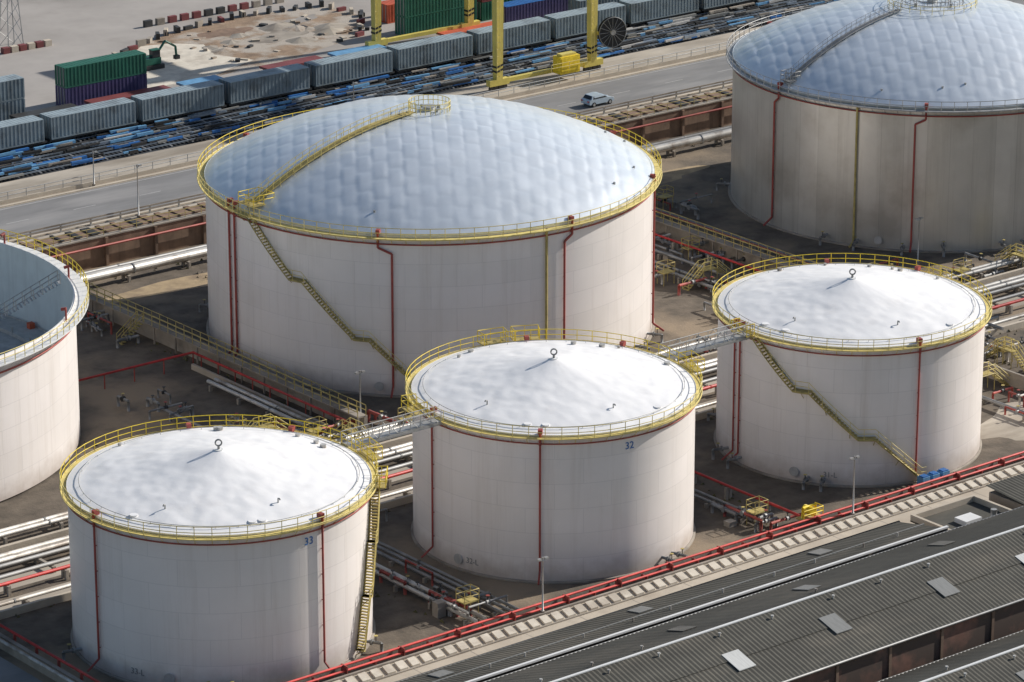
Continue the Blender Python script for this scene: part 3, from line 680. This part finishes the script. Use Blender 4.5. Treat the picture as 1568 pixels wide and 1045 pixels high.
s.build('lattice_mast')
# ---------------------------------------------------------------- gantry crane
s=MB(); z=PZ
legs=((293,367.3),(308.7,367.3),(293,393.2),(308.7,393.2)); Ht=21
for x,y in legs:
    s.hexa([(x-.5,y-.4,z+1.5),(x+.5,y-.4,z+1.5),(x+.5,y+.4,z+1.5),(x-.5,y+.4,z+1.5),(x-.65,y-.55,z+Ht),(x+.65,y-.55,z+Ht),(x+.65,y+.55,z+Ht),(x-.65,y+.55,z+Ht)],'cyel')
    s.box(x-1.6,x+1.6,y-.4,y+.4,z+.7,z+1.5,'cyel')
    for w in (-1.1,-.4,.4,1.1): s.tube((x+w,y-.15,z+.36),(x+w,y+.15,z+.36),.34,'dark',12)
    for i in range(2):
        s.hexa([(x-.56,y-.46,z+2.4+i*.6),(x+.56,y-.46,z+2.7+i*.6),(x+.56,y+.46,z+2.7+i*.6),(x-.56,y+.46,z+2.4+i*.6),(x-.56,y-.46,z+2.65+i*.6),(x+.56,y-.46,z+2.95+i*.6),(x+.56,y+.46,z+2.95+i*.6),(x-.56,y+.46,z+2.65+i*.6)],'black')
    for i in range(20):
        s.tube((x-.75,y-.75,z+2+i*.9),(x-.25,y-.75,z+2+i*.9),.03,'yelpale',4)
    for d in (-.75,-.25): s.tube((x+d,y-.78,z+1.5),(x+d,y-.78,z+Ht),.035,'yelpale',4)
for y in (367.3,393.2):
    s.box(294.6,307.1,y-.3,y+.3,z+.9,z+1.4,'cyel'); s.box(291,311,y-.7,y+.7,z+Ht+.001,z+Ht+1.5,'cyel')
for x in (295,306.5):
    s.box(x-.7,x+.7,345,405,z+Ht+1.501,z+Ht+3.5,'cyel')
for y in (367.3,393.2): s.box(298,304,y-1.3,y+1.3,z+Ht+3.51,z+Ht+4.2,'cyel')
s.box(296,305.5,374,380,z+Ht+3.6,z+Ht+6,'cyel')
s.box(301.8,305.0,365.3,366.9,z+.95,z+3.2,'yellow'); s.box(301.9,304.9,365.25,365.29,z+1.2,z+3.0,'yellow'); s.box(302.2,304.6,365.6,366.6,z+3.2,z+3.5,'cyel')
s.railing([(300,365,z+1.6),(303,365,z+1.6),(306,365,z+1.6)],'yelpale',1.0,.04)
c=Vector((311.2,366.3,z+5.0)); dv=Vector((-.2,-.98,0))
s.tube(c-dv*.25,c-dv*.2,2.0,'black',32); s.tube(c+dv*.2,c+dv*.25,2.0,'black',32); s.tube(c-dv*.2,c+dv*.2,1.5,'dark',24); s.tube(c+dv*.26,c+dv*.5,.35,'pipe',12)
e1=Vector((.98,-.2,0))
for i in range(16):
    t=i*math.pi/8; d=e1*math.cos(t)+Vector((0,0,1))*math.sin(t); s.tube(c+dv*.28+d*.3,c+dv*.28+d*1.95,.04,'pipeg',4)
s.sweep([c+dv*.28+(e1*math.cos(i*math.pi/16)+Vector((0,0,1))*math.sin(i*math.pi/16))*2.0 for i in range(32)],.06,'pipeg',5,True)
s.box(309.2,311.2,366.6,367.2,z+4.8,z+5.2,'cyel')
s.build('gantry_crane')
# ---------------------------------------------------------------- car
def car(x,y,z,k):
    s=MB(); W=.88
    prof=[(-2.05,.35),(-2.08,.75),(-1.95,.95),(-1.75,1.0),(-1.45,1.42),(-.2,1.5),(.35,1.42),(1.05,.98),(1.85,.82),(2.08,.62),(2.08,.35)]
    def ring(yy,ins): return [(px*(1-ins*.03),yy*(1-(ins*.16 if pz>1.1 else 0)),pz) for px,pz in prof]
    a=ring(-W,1);b=ring(W,1); o=len(s.v); n=len(prof); s.v+=a+b
    for i in range(n):
        j=(i+1)%n; s.face([o+i,o+j,o+n+j,o+n+i],k,False)
    s.face([o+i for i in range(n)][::-1],k); s.face([o+n+i for i in range(n)],k)
    for sg in (-1,1):
        yy=sg*(W*.925)
        s.poly([(-1.5,sg*(W+.006),1.02),(.85,sg*(W+.006),1.02),(.3,yy*.93,1.38),(-1.3,yy*.93,1.38)],'glass')
    s.poly([(.41,-.66,1.405),(.41,.66,1.405),(1.02,.78,1.02),(1.02,-.78,1.02)],'glass'); s.poly([(-1.80,-.74,1.03),(-1.80,.74,1.03),(-1.50,.64,1.40),(-1.50,-.64,1.40)],'glass')
    for wx in (-1.3,1.32):
        for sg in (-1,1): s.tube((wx,sg*.68,.32),(wx,sg*.91,.32),.32,'tyre',16); s.tube((wx,sg*.911,.32),(wx,sg*.93,.32),.19,'steel',12)
    s.box(2.05,2.1,-.75,-.45,.6,.75,'white'); s.box(2.05,2.1,.45,.75,.6,.75,'white'); s.box(-2.12,-2.06,-.78,-.5,.7,.85,'red'); s.box(-2.12,-2.06,.5,.78,.7,.85,'red')
    s.build('car',(x,y,z+.015))
car(298.5,354.0,PZ,'carp')
# ---------------------------------------------------------------- world, sun, camera
EL=rad(29.5); AZ=rad(-9)
w=bpy.data.worlds.new("World"); sc.world=w; w.use_nodes=True
nt=w.node_tree; sk=nt.nodes.new('ShaderNodeTexSky'); sk.sky_type='NISHITA'; sk.sun_disc=False; sk.sun_elevation=EL; sk.sun_rotation=math.pi/2-AZ
nt.links.new(sk.outputs[0],nt.nodes['Background'].inputs[0]); nt.nodes['Background'].inputs[1].default_value=.092
sd=Vector((math.cos(EL)*math.cos(AZ),math.cos(EL)*math.sin(AZ),math.sin(EL)))
l=bpy.data.lights.new('sun','SUN'); l.energy=5.0; l.angle=rad(.5); l.color=(1,.95,.88); lo=bpy.data.objects.new('sun',l); lo.rotation_euler=sd.to_track_quat('Z','Y').to_euler(); lo.location=(300,250,200); sc.collection.objects.link(lo)
cd=bpy.data.cameras.new('camera'); cd.sensor_width=36; cd.lens=133.2; cd.clip_end=9000; cd.clip_start=1
co=bpy.data.objects.new('camera',cd); co.location=CAM; co.rotation_euler=(rad(90-18.8),0,rad(-38.8)); sc.collection.objects.link(co); sc.camera=co
sc.view_settings.view_transform='Standard'; sc.view_settings.look='None'; sc.view_settings.exposure=0
